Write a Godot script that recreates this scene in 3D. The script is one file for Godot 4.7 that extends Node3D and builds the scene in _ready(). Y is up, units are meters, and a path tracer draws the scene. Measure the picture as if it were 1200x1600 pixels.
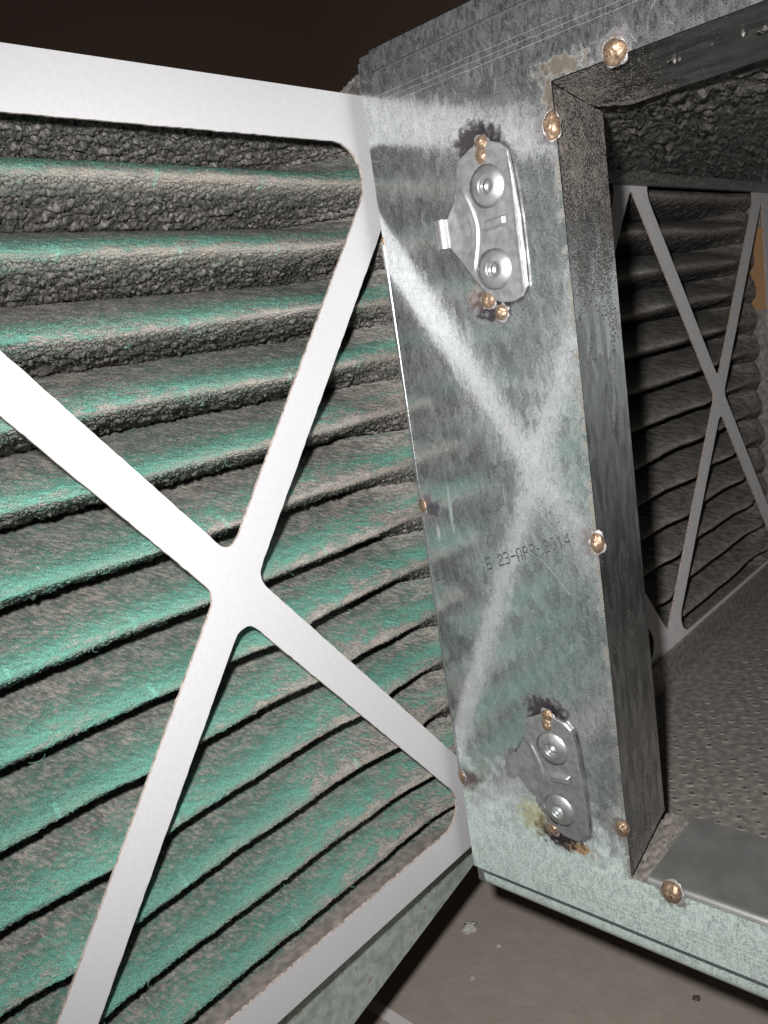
extends Node3D

# ---------------------------------------------------------------- light and view (tune here)
const CAM_AT := Vector3(0.40095, 0.42996, 0.45167)
const CAM_RIGHT := Vector3(0.72915, -0.15136, -0.66741)
const CAM_UP := Vector3(-0.03270, 0.96642, -0.25489)
const CAM_BACK := Vector3(0.68358, 0.20767, 0.69971)
const FLASH_SIDE := -0.035        # the flash sits this far beside and above the lens
const FLASH_UP := 0.043
const FLASH_AIM := Vector2(0.14, -0.02)   # middle of the flash's beam, a little off the lens axis
const FLASH_ENERGY := 0.68
const EXPOSURE := 1.0

const H := 0.595                  # filter height
const FLOOR_Y := -0.30
# printed, marked part of the front panel
const TX0 := -0.004
const TW := 0.312
const TY1 := 0.620
const TH := 0.650
const IW := 1024
const IH := 2048

var n_low := FastNoiseLite.new()
var n_mid := FastNoiseLite.new()
var n_fine := FastNoiseLite.new()
var n_cell := FastNoiseLite.new()
var rng := RandomNumberGenerator.new()
var M := {}
var taken := {}


func _ready():
	rng.seed = 4211
	setup_noise()
	# camera
	var cam := Camera3D.new()
	cam.name = "camera"
	cam.transform = Transform3D(Basis(CAM_RIGHT.normalized(), CAM_UP.normalized(), CAM_BACK.normalized()).orthonormalized(), CAM_AT)
	cam.fov = 64.2
	cam.near = 0.01
	cam.far = 30.0
	add_child(cam)
	# surroundings: an unlit plant room
	var we := WorldEnvironment.new()
	we.name = "surroundings"
	var env := Environment.new()
	env.background_mode = Environment.BG_COLOR
	env.background_color = Color(0.012, 0.010, 0.009).linear_to_srgb()
	env.tonemap_mode = Environment.TONE_MAPPER_LINEAR
	env.tonemap_exposure = EXPOSURE
	env.sdfgi_enabled = true
	env.ssao_enabled = true
	env.ssil_enabled = true
	we.environment = env
	add_child(we)
	# the one light: the flash beside the lens
	var fl := SpotLight3D.new()
	fl.name = "flash"
	var from := CAM_AT + CAM_RIGHT * FLASH_SIDE + CAM_UP * FLASH_UP
	var aim := CAM_AT + (CAM_RIGHT * FLASH_AIM.x + CAM_UP * FLASH_AIM.y - CAM_BACK)
	fl.transform = Transform3D(Basis.looking_at(aim - from, CAM_UP), from)
	fl.spot_angle = 60.0
	fl.spot_angle_attenuation = 1.0
	fl.light_color = Color(1.0, 0.995, 0.985)
	fl.light_energy = FLASH_ENERGY
	fl.light_size = 0.005
	fl.spot_range = 8.0
	fl.spot_attenuation = 2.0
	fl.shadow_enabled = true
	add_child(fl)

	materials()
	build_setting()
	build_housing()
	build_filters()
	build_plate()
	build_litter()


# ---------------------------------------------------------------- helpers
func setup_noise():
	n_low.seed = 11
	n_low.noise_type = FastNoiseLite.TYPE_SIMPLEX_SMOOTH
	n_low.frequency = 1.0
	n_low.fractal_octaves = 3
	n_mid.seed = 23
	n_mid.noise_type = FastNoiseLite.TYPE_SIMPLEX_SMOOTH
	n_mid.frequency = 1.0
	n_mid.fractal_octaves = 3
	n_fine.seed = 37
	n_fine.noise_type = FastNoiseLite.TYPE_SIMPLEX
	n_fine.frequency = 1.0
	n_fine.fractal_octaves = 2
	n_cell.seed = 5
	n_cell.noise_type = FastNoiseLite.TYPE_CELLULAR
	n_cell.frequency = 1.0
	n_cell.cellular_return_type = FastNoiseLite.RETURN_CELL_VALUE
	n_cell.cellular_jitter = 1.0
	n_cell.fractal_octaves = 2


func numbered(called: String) -> String:
	var k: int = taken.get(called, 0)
	taken[called] = k + 1
	return called if k == 0 else "%s_%03d" % [called, k]


func thing(called: String, label: String, category: String, at := Vector3.ZERO, group := "") -> Node3D:
	var o := Node3D.new()
	o.name = numbered(called)
	o.position = at
	add_child(o)
	o.set_meta("label", label)
	o.set_meta("category", category)
	if group:
		o.set_meta("group", group)
	return o


func tag(o: Node, label: String, category: String, group := ""):
	o.set_meta("label", label)
	o.set_meta("category", category)
	if group:
		o.set_meta("group", group)


func put(called: String, mesh: Mesh, mat: Material, parent: Node = self) -> MeshInstance3D:
	var o := MeshInstance3D.new()
	o.name = numbered(called) if parent == self else called
	o.mesh = mesh
	if mat:
		o.material_override = mat
	parent.add_child(o, true)
	return o


func commit(st: SurfaceTool) -> ArrayMesh:
	st.generate_normals()
	return st.commit()


func flat() -> SurfaceTool:
	var st := SurfaceTool.new()
	st.begin(Mesh.PRIMITIVE_TRIANGLES)
	st.set_smooth_group(-1)
	return st


func quad(st: SurfaceTool, a: Vector3, b: Vector3, c: Vector3, d: Vector3):
	for v in [a, b, c, a, c, d]:
		st.add_vertex(v)


func box(st: SurfaceTool, lo: Vector3, hi: Vector3):
	var p := []
	for i in 8:
		p.append(Vector3(hi.x if i & 1 else lo.x, hi.y if i & 2 else lo.y, hi.z if i & 4 else lo.z))
	quad(st, p[0], p[1], p[3], p[2])
	quad(st, p[5], p[4], p[6], p[7])
	quad(st, p[4], p[0], p[2], p[6])
	quad(st, p[1], p[5], p[7], p[3])
	quad(st, p[2], p[3], p[7], p[6])
	quad(st, p[4], p[5], p[1], p[0])


# a flat outline given in a plane, with thickness n (front face at o, back face at o - n)
func prism(st: SurfaceTool, poly: PackedVector2Array, o: Vector3, ax: Vector3, ay: Vector3, n: Vector3):
	var tri := Geometry2D.triangulate_polygon(poly)
	var flip := ax.cross(ay).dot(n) > 0.0
	for i in range(0, tri.size(), 3):
		var t := [tri[i], tri[i + 1], tri[i + 2]]
		var a: Vector2 = poly[t[0]]
		var b: Vector2 = poly[t[1]]
		var c: Vector2 = poly[t[2]]
		var ccw := (b - a).cross(c - a) > 0.0
		if ccw == flip:
			t = [t[0], t[2], t[1]]
		for k in t:
			st.add_vertex(o + ax * poly[k].x + ay * poly[k].y)
		for k in [t[0], t[2], t[1]]:
			st.add_vertex(o + ax * poly[k].x + ay * poly[k].y - n)
	walls(st, poly, o, ax, ay, n, PackedFloat32Array())


# the cut edges of an outline; edges lying on one of the lines x = skip are left open
func walls(st: SurfaceTool, poly: PackedVector2Array, o: Vector3, ax: Vector3, ay: Vector3, n: Vector3, skip: PackedFloat32Array):
	for i in poly.size():
		var a := poly[i]
		var b := poly[(i + 1) % poly.size()]
		var open := false
		for s in skip:
			if absf(a.x - s) < 1e-5 and absf(b.x - s) < 1e-5:
				open = true
		if open:
			continue
		var pa := o + ax * a.x + ay * a.y
		var pb := o + ax * b.x + ay * b.y
		quad(st, pa, pb, pb - n, pa - n)


# rows x cols points to one smooth sheet
func sheet(rows: int, cols: int, p: PackedVector3Array, col := PackedColorArray(), uv := PackedVector2Array(), flip := false) -> ArrayMesh:
	var nor := PackedVector3Array()
	nor.resize(p.size())
	var sgn := -1.0 if flip else 1.0
	for r in rows:
		var r0: int = maxi(r - 1, 0) * cols
		var r1: int = mini(r + 1, rows - 1) * cols
		var rb: int = r * cols
		for c in cols:
			var c0: int = c - 1 if c > 0 else 0
			var c1: int = c + 1 if c < cols - 1 else c
			var nn := (p[r1 + c] - p[r0 + c]).cross(p[rb + c1] - p[rb + c0])
			nor[rb + c] = nn.normalized() * sgn
	var idx := PackedInt32Array()
	idx.resize((rows - 1) * (cols - 1) * 6)
	var k := 0
	for r in rows - 1:
		for c in cols - 1:
			var a: int = r * cols + c
			var b: int = a + cols
			if flip:
				idx[k] = a; idx[k + 1] = b; idx[k + 2] = a + 1
				idx[k + 3] = a + 1; idx[k + 4] = b; idx[k + 5] = b + 1
			else:
				idx[k] = a; idx[k + 1] = a + 1; idx[k + 2] = b
				idx[k + 3] = a + 1; idx[k + 4] = b + 1; idx[k + 5] = b
			k += 6
	var arr := []
	arr.resize(Mesh.ARRAY_MAX)
	arr[Mesh.ARRAY_VERTEX] = p
	arr[Mesh.ARRAY_NORMAL] = nor
	if col.size():
		arr[Mesh.ARRAY_COLOR] = col
	if uv.size():
		arr[Mesh.ARRAY_TEX_UV] = uv
	arr[Mesh.ARRAY_INDEX] = idx
	var m := ArrayMesh.new()
	m.add_surface_from_arrays(Mesh.PRIMITIVE_TRIANGLES, arr)
	return m


func tube(st: SurfaceTool, pts: PackedVector3Array, rad: float, sides := 5):
	for i in pts.size() - 1:
		var d := (pts[i + 1] - pts[i]).normalized()
		var e := d.cross(Vector3(0.3, 0.9, 0.2)).normalized()
		var g := d.cross(e)
		for s in sides:
			var a0 := TAU * s / sides
			var a1 := TAU * (s + 1) / sides
			var o0 := (e * cos(a0) + g * sin(a0)) * rad
			var o1 := (e * cos(a1) + g * sin(a1)) * rad
			quad(st, pts[i] + o0, pts[i] + o1, pts[i + 1] + o1, pts[i + 1] + o0)


# outline turned about the z axis, standing on the panel
func lathe(prof: PackedVector2Array, sides := 40) -> ArrayMesh:
	var p := PackedVector3Array()
	for q in prof:
		for s in sides + 1:
			var a := TAU * s / sides
			p.append(Vector3(cos(a) * q.x, sin(a) * q.x, q.y))
	return sheet(prof.size(), sides + 1, p, PackedColorArray(), PackedVector2Array(), true)


func fillet(poly: PackedVector2Array, rad: PackedFloat32Array, steps := 7) -> PackedVector2Array:
	var out := PackedVector2Array()
	var n := poly.size()
	for i in n:
		var a := poly[(i + n - 1) % n]
		var b := poly[i]
		var c := poly[(i + 1) % n]
		var r := rad[i]
		var u := (a - b).normalized()
		var v := (c - b).normalized()
		var half := acos(clampf(u.dot(v), -1, 1)) * 0.5
		if r <= 0.0:
			out.append(b)
			continue
		var d := r / tan(half)
		var centre := b + (u + v).normalized() * (r / sin(half))
		var p0 := b + u * d - centre
		var p1 := b + v * d - centre
		var ang := p0.angle_to(p1)
		for s in steps + 1:
			out.append(centre + p0.rotated(ang * s / steps))
	return out


func cross_at(p: Vector2, d: Vector2, q: Vector2, e: Vector2) -> Vector2:
	var r = Geometry2D.line_intersects_line(p, d, q, e)
	return r if r != null else p


# ---------------------------------------------------------------- materials
func noise_tex(freq: float, octaves: int, stops: Array, kind := FastNoiseLite.TYPE_SIMPLEX_SMOOTH, sd := 1, size := 512, ret := -1) -> NoiseTexture2D:
	var n := FastNoiseLite.new()
	n.seed = sd
	n.noise_type = kind
	n.frequency = freq
	n.fractal_octaves = octaves
	if ret >= 0:
		n.cellular_return_type = ret
		if octaves <= 1:
			n.fractal_type = FastNoiseLite.FRACTAL_NONE
	var t := NoiseTexture2D.new()
	t.width = size
	t.height = size
	t.seamless = true
	t.noise = n
	var g := Gradient.new()
	var off := PackedFloat32Array()
	var cs := PackedColorArray()
	for s in stops:
		off.append(s[0])
		cs.append((s[1] as Color).linear_to_srgb())
	g.offsets = off
	g.colors = cs
	t.color_ramp = g
	return t


func grey(v: float) -> Color:
	return Color(v, v, v)


func bump_tex(freq: float, octaves: int, strength: float, sd := 3, size := 512, kind := FastNoiseLite.TYPE_SIMPLEX_SMOOTH) -> NoiseTexture2D:
	var n := FastNoiseLite.new()
	n.seed = sd
	n.noise_type = kind
	n.frequency = freq
	n.fractal_octaves = octaves
	var t := NoiseTexture2D.new()
	t.width = size
	t.height = size
	t.seamless = true
	t.noise = n
	t.as_normal_map = true
	t.bump_strength = strength
	return t


func mat(albedo: Color, rough: float, metal := 0.0) -> StandardMaterial3D:
	var m := StandardMaterial3D.new()
	m.albedo_color = albedo.linear_to_srgb()
	m.roughness = rough
	m.metallic = metal
	return m


func tri(m: StandardMaterial3D, scale: float):
	m.uv1_triplanar = true
	m.uv1_world_triplanar = true
	m.uv1_scale = Vector3.ONE * scale


func materials():
	# bare galvanised sheet away from the marked panel
	var g := mat(Color.WHITE, 0.30, 0.9)
	g.albedo_texture = noise_tex(0.07, 1, [[0.0, Color(0.50, 0.53, 0.52)], [0.5, Color(0.62, 0.65, 0.64)], [1.0, Color(0.74, 0.77, 0.76)]], FastNoiseLite.TYPE_CELLULAR, 4, 512, FastNoiseLite.RETURN_CELL_VALUE)
	g.normal_enabled = true
	g.normal_texture = bump_tex(0.12, 3, 3.0, 8)
	g.normal_scale = 0.06
	tri(g, 7.0)
	M.galv = g
	# whitish, weathered zinc (support plate)
	var w := mat(Color.WHITE, 0.42, 0.45)
	w.albedo_texture = noise_tex(0.02, 5, [[0.2, Color(0.40, 0.45, 0.43)], [0.5, Color(0.50, 0.58, 0.55)], [0.7, Color(0.60, 0.68, 0.65)], [0.9, Color(0.42, 0.38, 0.33)]], FastNoiseLite.TYPE_SIMPLEX_SMOOTH, 21)
	w.normal_enabled = true
	w.normal_texture = bump_tex(0.1, 4, 4.0, 9)
	w.normal_scale = 0.15
	tri(w, 6.0)
	M.zinc = w
	# dusty dark flanges
	var d := mat(Color.WHITE, 0.38, 0.9)
	d.albedo_texture = noise_tex(0.03, 6, [[0.2, Color(0.42, 0.44, 0.45)], [0.5, Color(0.50, 0.52, 0.53)], [0.68, Color(0.56, 0.57, 0.57)], [0.85, Color(0.40, 0.38, 0.36)]], FastNoiseLite.TYPE_SIMPLEX, 33, 1024)
	d.normal_enabled = true
	d.normal_texture = bump_tex(0.15, 4, 4.0, 12)
	d.normal_scale = 0.12
	tri(d, 7.0)
	M.flange = d
	# brown dust on sheet
	var u := mat(Color.WHITE, 0.8, 0.0)
	u.albedo_texture = noise_tex(0.02, 6, [[0.2, Color(0.165, 0.148, 0.133)], [0.5, Color(0.22, 0.198, 0.178)], [0.8, Color(0.31, 0.277, 0.25)]], FastNoiseLite.TYPE_SIMPLEX_SMOOTH, 35)
	u.normal_enabled = true
	u.normal_texture = bump_tex(0.12, 5, 5.0, 14)
	u.normal_scale = 0.09
	tri(u, 9.0)
	M.dust = u
	var gt := mat(Color.WHITE, 0.20, 0.95)
	gt.vertex_color_use_as_albedo = true
	gt.albedo_texture = noise_tex(0.04, 1, [[0.0, grey(0.8)], [0.5, grey(0.9)], [1.0, grey(1.0)]], FastNoiseLite.TYPE_CELLULAR, 34, 512, FastNoiseLite.RETURN_CELL_VALUE)
	gt.normal_enabled = true
	gt.normal_texture = bump_tex(0.2, 3, 3.0, 16)
	gt.normal_scale = 0.25
	tri(gt, 8.0)
	M.grit = gt
	var lp := mat(Color.WHITE, 0.40, 0.80)
	lp.albedo_texture = noise_tex(0.012, 5, [[0.2, Color(0.46, 0.46, 0.45)], [0.5, Color(0.52, 0.52, 0.51)], [0.8, Color(0.58, 0.58, 0.57)]], FastNoiseLite.TYPE_SIMPLEX_SMOOTH, 37)
	lp.normal_enabled = true
	lp.normal_texture = bump_tex(0.05, 3, 2.0, 17)
	lp.normal_scale = 0.08
	tri(lp, 5.0)
	M.lip = lp
	# black caked soot
	var k := mat(Color.WHITE, 0.42, 0.0)
	k.albedo_texture = noise_tex(0.03, 5, [[0.25, Color(0.075, 0.071, 0.066)], [0.55, Color(0.15, 0.142, 0.131)], [0.8, Color(0.27, 0.256, 0.236)]], FastNoiseLite.TYPE_SIMPLEX_SMOOTH, 36)
	k.normal_enabled = true
	k.normal_texture = bump_tex(0.1, 5, 8.0, 15)
	k.normal_scale = 0.7
	tri(k, 10.0)
	M.soot = k
	# coated card
	var c := mat(Color.WHITE, 0.5)
	c.albedo_texture = noise_tex(0.035, 5, [[0.02, Color(0.42, 0.39, 0.36)], [0.07, Color(0.48, 0.474, 0.486)], [0.9, Color(0.51, 0.505, 0.52)]], FastNoiseLite.TYPE_SIMPLEX, 41, 1024)
	tri(c, 5.0)
	M.card = c
	var cd := mat(Color.WHITE, 0.6)  # inner filter's card, painted paler to make up for the flash's falloff
	cd.albedo_texture = noise_tex(0.03, 5, [[0.15, Color(0.72, 0.70, 0.71)], [0.6, Color(0.80, 0.78, 0.79)]], FastNoiseLite.TYPE_SIMPLEX, 42, 512)
	tri(cd, 5.0)
	M.card_far_bright = cd
	M.kraft = mat(Color(0.36, 0.20, 0.10), 0.9)
	var e := mat(Color.WHITE, 0.9)
	e.albedo_texture = noise_tex(0.05, 4, [[0.2, Color(0.22, 0.16, 0.13)], [0.5, Color(0.42, 0.34, 0.30)], [0.8, Color(0.55, 0.47, 0.43)]], FastNoiseLite.TYPE_SIMPLEX, 43)
	tri(e, 9.0)
	M.cut = e
	# filter fleece, coloured point by point
	var f := mat(Color.WHITE, 0.95)
	f.vertex_color_use_as_albedo = true
	f.albedo_texture = noise_tex(0.16, 4, [[0.15, grey(0.40)], [0.5, grey(0.80)], [0.85, grey(1.0)]], FastNoiseLite.TYPE_SIMPLEX, 51, 1024)
	f.normal_enabled = true
	f.normal_texture = bump_tex(0.2, 4, 6.0, 52, 1024)
	f.normal_scale = 1.2
	tri(f, 5.0)
	M.fleece = f
	M.fibre = mat(Color(0.20, 0.48, 0.38), 0.8)
	# stamped catch plates
	var s := mat(Color.WHITE, 0.3, 0.84)
	s.albedo_texture = noise_tex(0.02, 5, [[0.2, Color(0.42, 0.415, 0.415)], [0.5, Color(0.50, 0.50, 0.51)], [0.8, Color(0.58, 0.58, 0.59)]], FastNoiseLite.TYPE_SIMPLEX_SMOOTH, 61)
	s.roughness_texture = noise_tex(0.03, 4, [[0.2, grey(0.75)], [0.8, grey(1.0)]], FastNoiseLite.TYPE_SIMPLEX_SMOOTH, 62)
	s.roughness = 0.50
	s.normal_enabled = true
	s.normal_texture = bump_tex(0.1, 4, 3.0, 63)
	s.normal_scale = 0.06
	tri(s, 12.0)
	M.stamped = s
	# brazed beads and the white oxide round them
	var b := mat(Color.WHITE, 0.48, 0.7)
	b.albedo_texture = noise_tex(0.03, 4, [[0.2, Color(0.12, 0.065, 0.04)], [0.42, Color(0.33, 0.225, 0.15)], [0.6, Color(0.48, 0.36, 0.26)], [0.8, Color(0.24, 0.145, 0.095)]], FastNoiseLite.TYPE_SIMPLEX_SMOOTH, 71)
	b.normal_enabled = true
	b.normal_texture = bump_tex(0.09, 4, 5.0, 73)
	b.normal_scale = 0.1
	tri(b, 22.0)
	M.braze = b
	var ox := mat(Color.WHITE, 0.5, 0.4)
	ox.albedo_texture = noise_tex(0.08, 4, [[0.2, Color(0.12, 0.10, 0.09)], [0.48, Color(0.30, 0.285, 0.285)], [0.8, Color(0.55, 0.54, 0.55)]], FastNoiseLite.TYPE_SIMPLEX_SMOOTH, 72)
	tri(ox, 22.0)
	M.oxide = ox
	# setting
	var fl := mat(Color.WHITE, 0.55)
	fl.albedo_texture = noise_tex(0.012, 6, [[0.2, Color(0.48, 0.415, 0.36)], [0.5, Color(0.50, 0.435, 0.378)], [0.8, Color(0.525, 0.46, 0.40)]], FastNoiseLite.TYPE_SIMPLEX_SMOOTH, 81, 1024)
	fl.normal_enabled = true
	fl.normal_texture = bump_tex(0.08, 4, 2.0, 82)
	fl.normal_scale = 0.2
	tri(fl, 2.5)
	M.floor = fl
	M.wall = mat(Color(0.62, 0.46, 0.37), 0.9)
	M.paper = mat(Color(0.88, 0.84, 0.84), 0.8)
	M.lint = mat(Color(0.62, 0.60, 0.56), 1.0)
	M.ceil = mat(Color(0.24, 0.18, 0.15), 0.9)


# ---------------------------------------------------------------- the marked front panel's own texture
var pix := PackedByteArray()      # albedo, sRGB
var orm := PackedByteArray()      # g roughness, b metal


func tpx(x: float) -> float:
	return (x - TX0) / TW * IW


func tpy(y: float) -> float:
	return (TY1 - y) / TH * IH


func l8(freq: float, octaves: int, kind: int, sd: int, ret := -1, stretch := 1, warp := 0.0) -> PackedByteArray:
	var n := FastNoiseLite.new()
	n.seed = sd
	n.noise_type = kind
	n.frequency = freq
	n.fractal_octaves = octaves
	if ret >= 0:
		n.cellular_return_type = ret
		n.fractal_type = FastNoiseLite.FRACTAL_NONE
	if warp > 0.0:
		n.domain_warp_enabled = true
		n.domain_warp_amplitude = warp
		n.domain_warp_frequency = freq * 0.8
	var im := n.get_image(IW, IH / stretch)
	if stretch > 1:
		im.resize(IW, IH, Image.INTERPOLATE_NEAREST)
	return im.get_data()


func dab(x: int, y: int, c: Color, a: float, rough: float, metal: float):
	if x < 0 or y < 0 or x >= IW or y >= IH:
		return
	var i := (y * IW + x) * 3
	pix[i] = int(lerpf(pix[i], c.r * 255.0, a))
	pix[i + 1] = int(lerpf(pix[i + 1], c.g * 255.0, a))
	pix[i + 2] = int(lerpf(pix[i + 2], c.b * 255.0, a))
	orm[i + 1] = int(lerpf(orm[i + 1], rough * 255.0, a))
	orm[i + 2] = int(lerpf(orm[i + 2], metal * 255.0, a))


# a stain with a ragged outline, centre and radii in metres
func stain(cx: float, cy: float, rx: float, ry: float, c: Color, strength: float, rough: float, metal: float, ragged := 0.5, hollow := 0.0):
	var x0 := int(tpx(cx - rx * 1.6))
	var x1 := int(tpx(cx + rx * 1.6))
	var y0 := int(tpy(cy + ry * 1.6))
	var y1 := int(tpy(cy - ry * 1.6))
	for y in range(maxi(y0, 0), mini(y1, IH)):
		for x in range(maxi(x0, 0), mini(x1, IW)):
			var dx := (TX0 + (x + 0.5) / IW * TW - cx) / rx
			var dy := (TY1 - (y + 0.5) / IH * TH - cy) / ry
			var d := sqrt(dx * dx + dy * dy) + n_mid.get_noise_2d(x * 0.045, y * 0.045) * ragged * 0.7 + n_fine.get_noise_2d(x * 0.3, y * 0.3) * 0.25
			var a := smoothstep(1.05, 0.45, d)
			if hollow > 0.0:
				a *= smoothstep(hollow - 0.15, hollow + 0.1, d)
			if a > 0.0:
				dab(x, y, c, a * strength, rough, metal)


const DOTS := {
	"-": ["00000", "00000", "00000", "11111", "00000", "00000", "00000"],
	":": ["00000", "00100", "00000", "00000", "00100", "00000", "00000"],
	"0": ["01110", "10001", "10001", "10001", "10001", "10001", "01110"],
	"1": ["00100", "01100", "00100", "00100", "00100", "00100", "00100"],
	"2": ["01110", "10001", "00001", "00110", "01000", "10000", "11111"],
	"3": ["11110", "00001", "00001", "01110", "00001", "00001", "11110"],
	"4": ["00010", "00110", "01010", "10010", "11111", "00010", "00010"],
	"5": ["11111", "10000", "11110", "00001", "00001", "10001", "01110"],
	"6": ["11111", "10000", "10000", "11111", "10001", "10001", "11111"],
	"8": ["01110", "10001", "10001", "01110", "10001", "10001", "01110"],
	"A": ["01110", "10001", "10001", "10001", "11111", "10001", "10001"],
	"P": ["11110", "10001", "10001", "11110", "10000", "10000", "10000"],
	"R": ["11110", "10001", "10001", "11110", "10100", "10010", "10001"],
}


func print_dots(text: String, at: Vector2, turn: float, faint: float):
	var ux := Vector2(cos(turn), sin(turn))
	var uy := Vector2(-sin(turn) * 0.6, cos(turn))
	for i in text.length():
		if not DOTS.has(text[i]):
			continue
		var rows: Array = DOTS[text[i]]
		for r in 7:
			for c in 5:
				if rows[r][c] != "1" or rng.randf() < faint:
					continue
				var p: Vector2 = at + ux * (i * 0.00585 + c * 0.00094) + uy * ((6 - r) * 0.00135)
				p += Vector2(rng.randf_range(-1, 1), rng.randf_range(-1, 1)) * 0.00012
				var px := tpx(p.x)
				var py := tpy(p.y)
				for yy in range(int(py) - 3, int(py) + 4):
					for xx in range(int(px) - 3, int(px) + 4):
						var d := Vector2(xx + 0.5 - px, yy + 0.5 - py).length()
						var a := smoothstep(2.3, 1.4, d)
						if a > 0.0:
							dab(xx, yy, Color(0.05, 0.055, 0.055), a * 0.8, 0.7, 0.0)


func scratch(a: Vector2, b: Vector2, c: Color, strength: float, bend := 0.0):
	var pa := Vector2(tpx(a.x), tpy(a.y))
	var pb := Vector2(tpx(b.x), tpy(b.y))
	var n := int(pa.distance_to(pb)) + 1
	var side := (pb - pa).orthogonal() * bend
	for i in n:
		var t := float(i) / n
		var p := pa.lerp(pb, t) + side * (t * (1.0 - t))
		dab(int(p.x), int(p.y), c, strength * (0.6 + 0.4 * sin(t * PI)), 0.4, 0.5)


func panel_textures() -> StandardMaterial3D:
	pix.resize(IW * IH * 3)
	orm.resize(IW * IH * 3)
	var nrm := PackedByteArray()
	nrm.resize(IW * IH * 3)
	var spang := l8(0.07, 1, FastNoiseLite.TYPE_CELLULAR, 91, FastNoiseLite.RETURN_CELL_VALUE, 2, 8.0)
	var small := l8(0.20, 1, FastNoiseLite.TYPE_CELLULAR, 92, FastNoiseLite.RETURN_CELL_VALUE, 2, 5.0)
	var cloud := l8(0.006, 5, FastNoiseLite.TYPE_SIMPLEX_SMOOTH, 93)
	var grit := l8(0.22, 3, FastNoiseLite.TYPE_SIMPLEX, 94)
	var streak := l8(0.02, 4, FastNoiseLite.TYPE_SIMPLEX_SMOOTH, 95)
	for y in IH:
		var wy := TY1 - (y + 0.5) / IH * TH
		for x in IW:
			var i := y * IW + x
			var s := spang[i] / 255.0
			var q := small[i] / 255.0
			var cl := cloud[i] / 255.0
			var gr := grit[i] / 255.0
			var sk := streak[i] / 255.0
			var wx := TX0 + (x + 0.5) / IW * TW
			var v := 0.86 + (s - 0.5) * 0.10 + (q - 0.5) * 0.10 + (cl - 0.5) * 0.05 + (gr - 0.5) * 0.12
			var ro := 0.175 + (s - 0.5) * 0.07 + (cl - 0.5) * 0.06 + (q - 0.5) * 0.08 + (gr - 0.5) * 0.10
			var me := 0.89 + (q - 0.5) * 0.12
			var cr := v * 0.975
			var cg := v * 0.99
			var cb := v * 1.0
			# lower end: matte, pitted zinc, painted brighter in place of reflected light; ragged edge
			var bright_end := smoothstep(1.0, 0.42, (wy + 0.02) / 0.13 + (cl - 0.5) * 0.35 + (sk - 0.5) * 0.25 + (gr - 0.5) * 0.55)
			if bright_end > 0.0:
				var a := bright_end * (0.86 + (gr - 0.5) * 0.6 + (q - 0.5) * 0.45)
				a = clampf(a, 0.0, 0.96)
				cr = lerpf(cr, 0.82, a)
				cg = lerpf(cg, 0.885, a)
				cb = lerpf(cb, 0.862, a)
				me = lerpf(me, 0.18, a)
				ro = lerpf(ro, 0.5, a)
			# dark pits
			if gr < 0.27 and sk > 0.42:
				var pt := smoothstep(0.27, 0.2, gr) * 0.55
				cr = lerpf(cr, 0.2, pt)
				cg = lerpf(cg, 0.2, pt)
				cb = lerpf(cb, 0.19, pt)
			# grime along the sawn edge of the opening
			var e := absf(wx - 0.1435)
			if e < 0.006 and wy < 0.56 and wy > 0.035:
				var g2 := smoothstep(0.006, 0.0, e + (gr - 0.5) * 0.007 + (sk - 0.5) * 0.006) * 0.75 * smoothstep(0.46, 0.60, sk + (gr - 0.5) * 0.2)
				cr = lerpf(cr, 0.36, g2)
				cg = lerpf(cg, 0.33, g2)
				cb = lerpf(cb, 0.29, g2)
				me = lerpf(me, 0.1, g2)
				ro = lerpf(ro, 0.7, g2)
			var j := i * 3
			var ta := s * 19.0 + q * 11.0
			var tm := 0.004 + 0.009 * q
			nrm[j] = int(127.5 + 127.5 * cos(ta) * tm)
			nrm[j + 1] = int(127.5 + 127.5 * (sin(ta) * tm + (gr - 0.5) * 0.02))
			nrm[j + 2] = 254
			pix[j] = int(clampf(cr, 0, 1) * 255.0)
			pix[j + 1] = int(clampf(cg, 0, 1) * 255.0)
			pix[j + 2] = int(clampf(cb, 0, 1) * 255.0)
			orm[j] = 255
			orm[j + 1] = int(clampf(ro, 0.12, 1) * 255.0)
			orm[j + 2] = int(clampf(me, 0, 1) * 255.0)
	# drip streaks, rubs, scratches
	stain(0.0275, 0.301, 0.0022, 0.022, Color(0.66, 0.74, 0.73), 0.55, 0.55, 0.4, 0.35)
	stain(0.013, 0.282, 0.002, 0.008, Color(0.74, 0.76, 0.78), 0.6, 0.5, 0.4, 0.3)
	stain(0.0145, 0.076, 0.007, 0.005, Color(0.30, 0.28, 0.25), 0.75, 0.7, 0.1, 0.7)
	for k in 26:
		var a := Vector2(rng.randf_range(0.005, 0.14), rng.randf_range(0.05, 0.56))
		var b := a + Vector2.from_angle(rng.randf_range(-2.2, -0.9)) * rng.randf_range(0.006, 0.03)
		scratch(a, b, Color(0.86, 0.88, 0.87), rng.randf_range(0.25, 0.7), rng.randf_range(-0.1, 0.1))
	for k in 2200:
		var a := Vector2(rng.randf_range(0.0, 0.30), rng.randf_range(-0.02, 0.60))
		var lay := -1.55 if a.y < 0.42 else -1.1
		var b := a + Vector2.from_angle(lay + rng.randfn(0.0, 0.55)) * rng.randf_range(0.0015, 0.0085)
		var pale := rng.randf() < 0.6
		for w in rng.randi_range(1, 3):
			scratch(a + Vector2(0.0003 * w, 0), b + Vector2(0.0003 * w, 0), Color(0.90, 0.91, 0.90) if pale else Color(0.42, 0.45, 0.44), rng.randf_range(0.06, 0.30), rng.randf_range(-0.25, 0.25))
	scratch(Vector2(0.022, 0.116), Vector2(0.058, 0.103), Color(0.85, 0.87, 0.86), 0.7)
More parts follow.
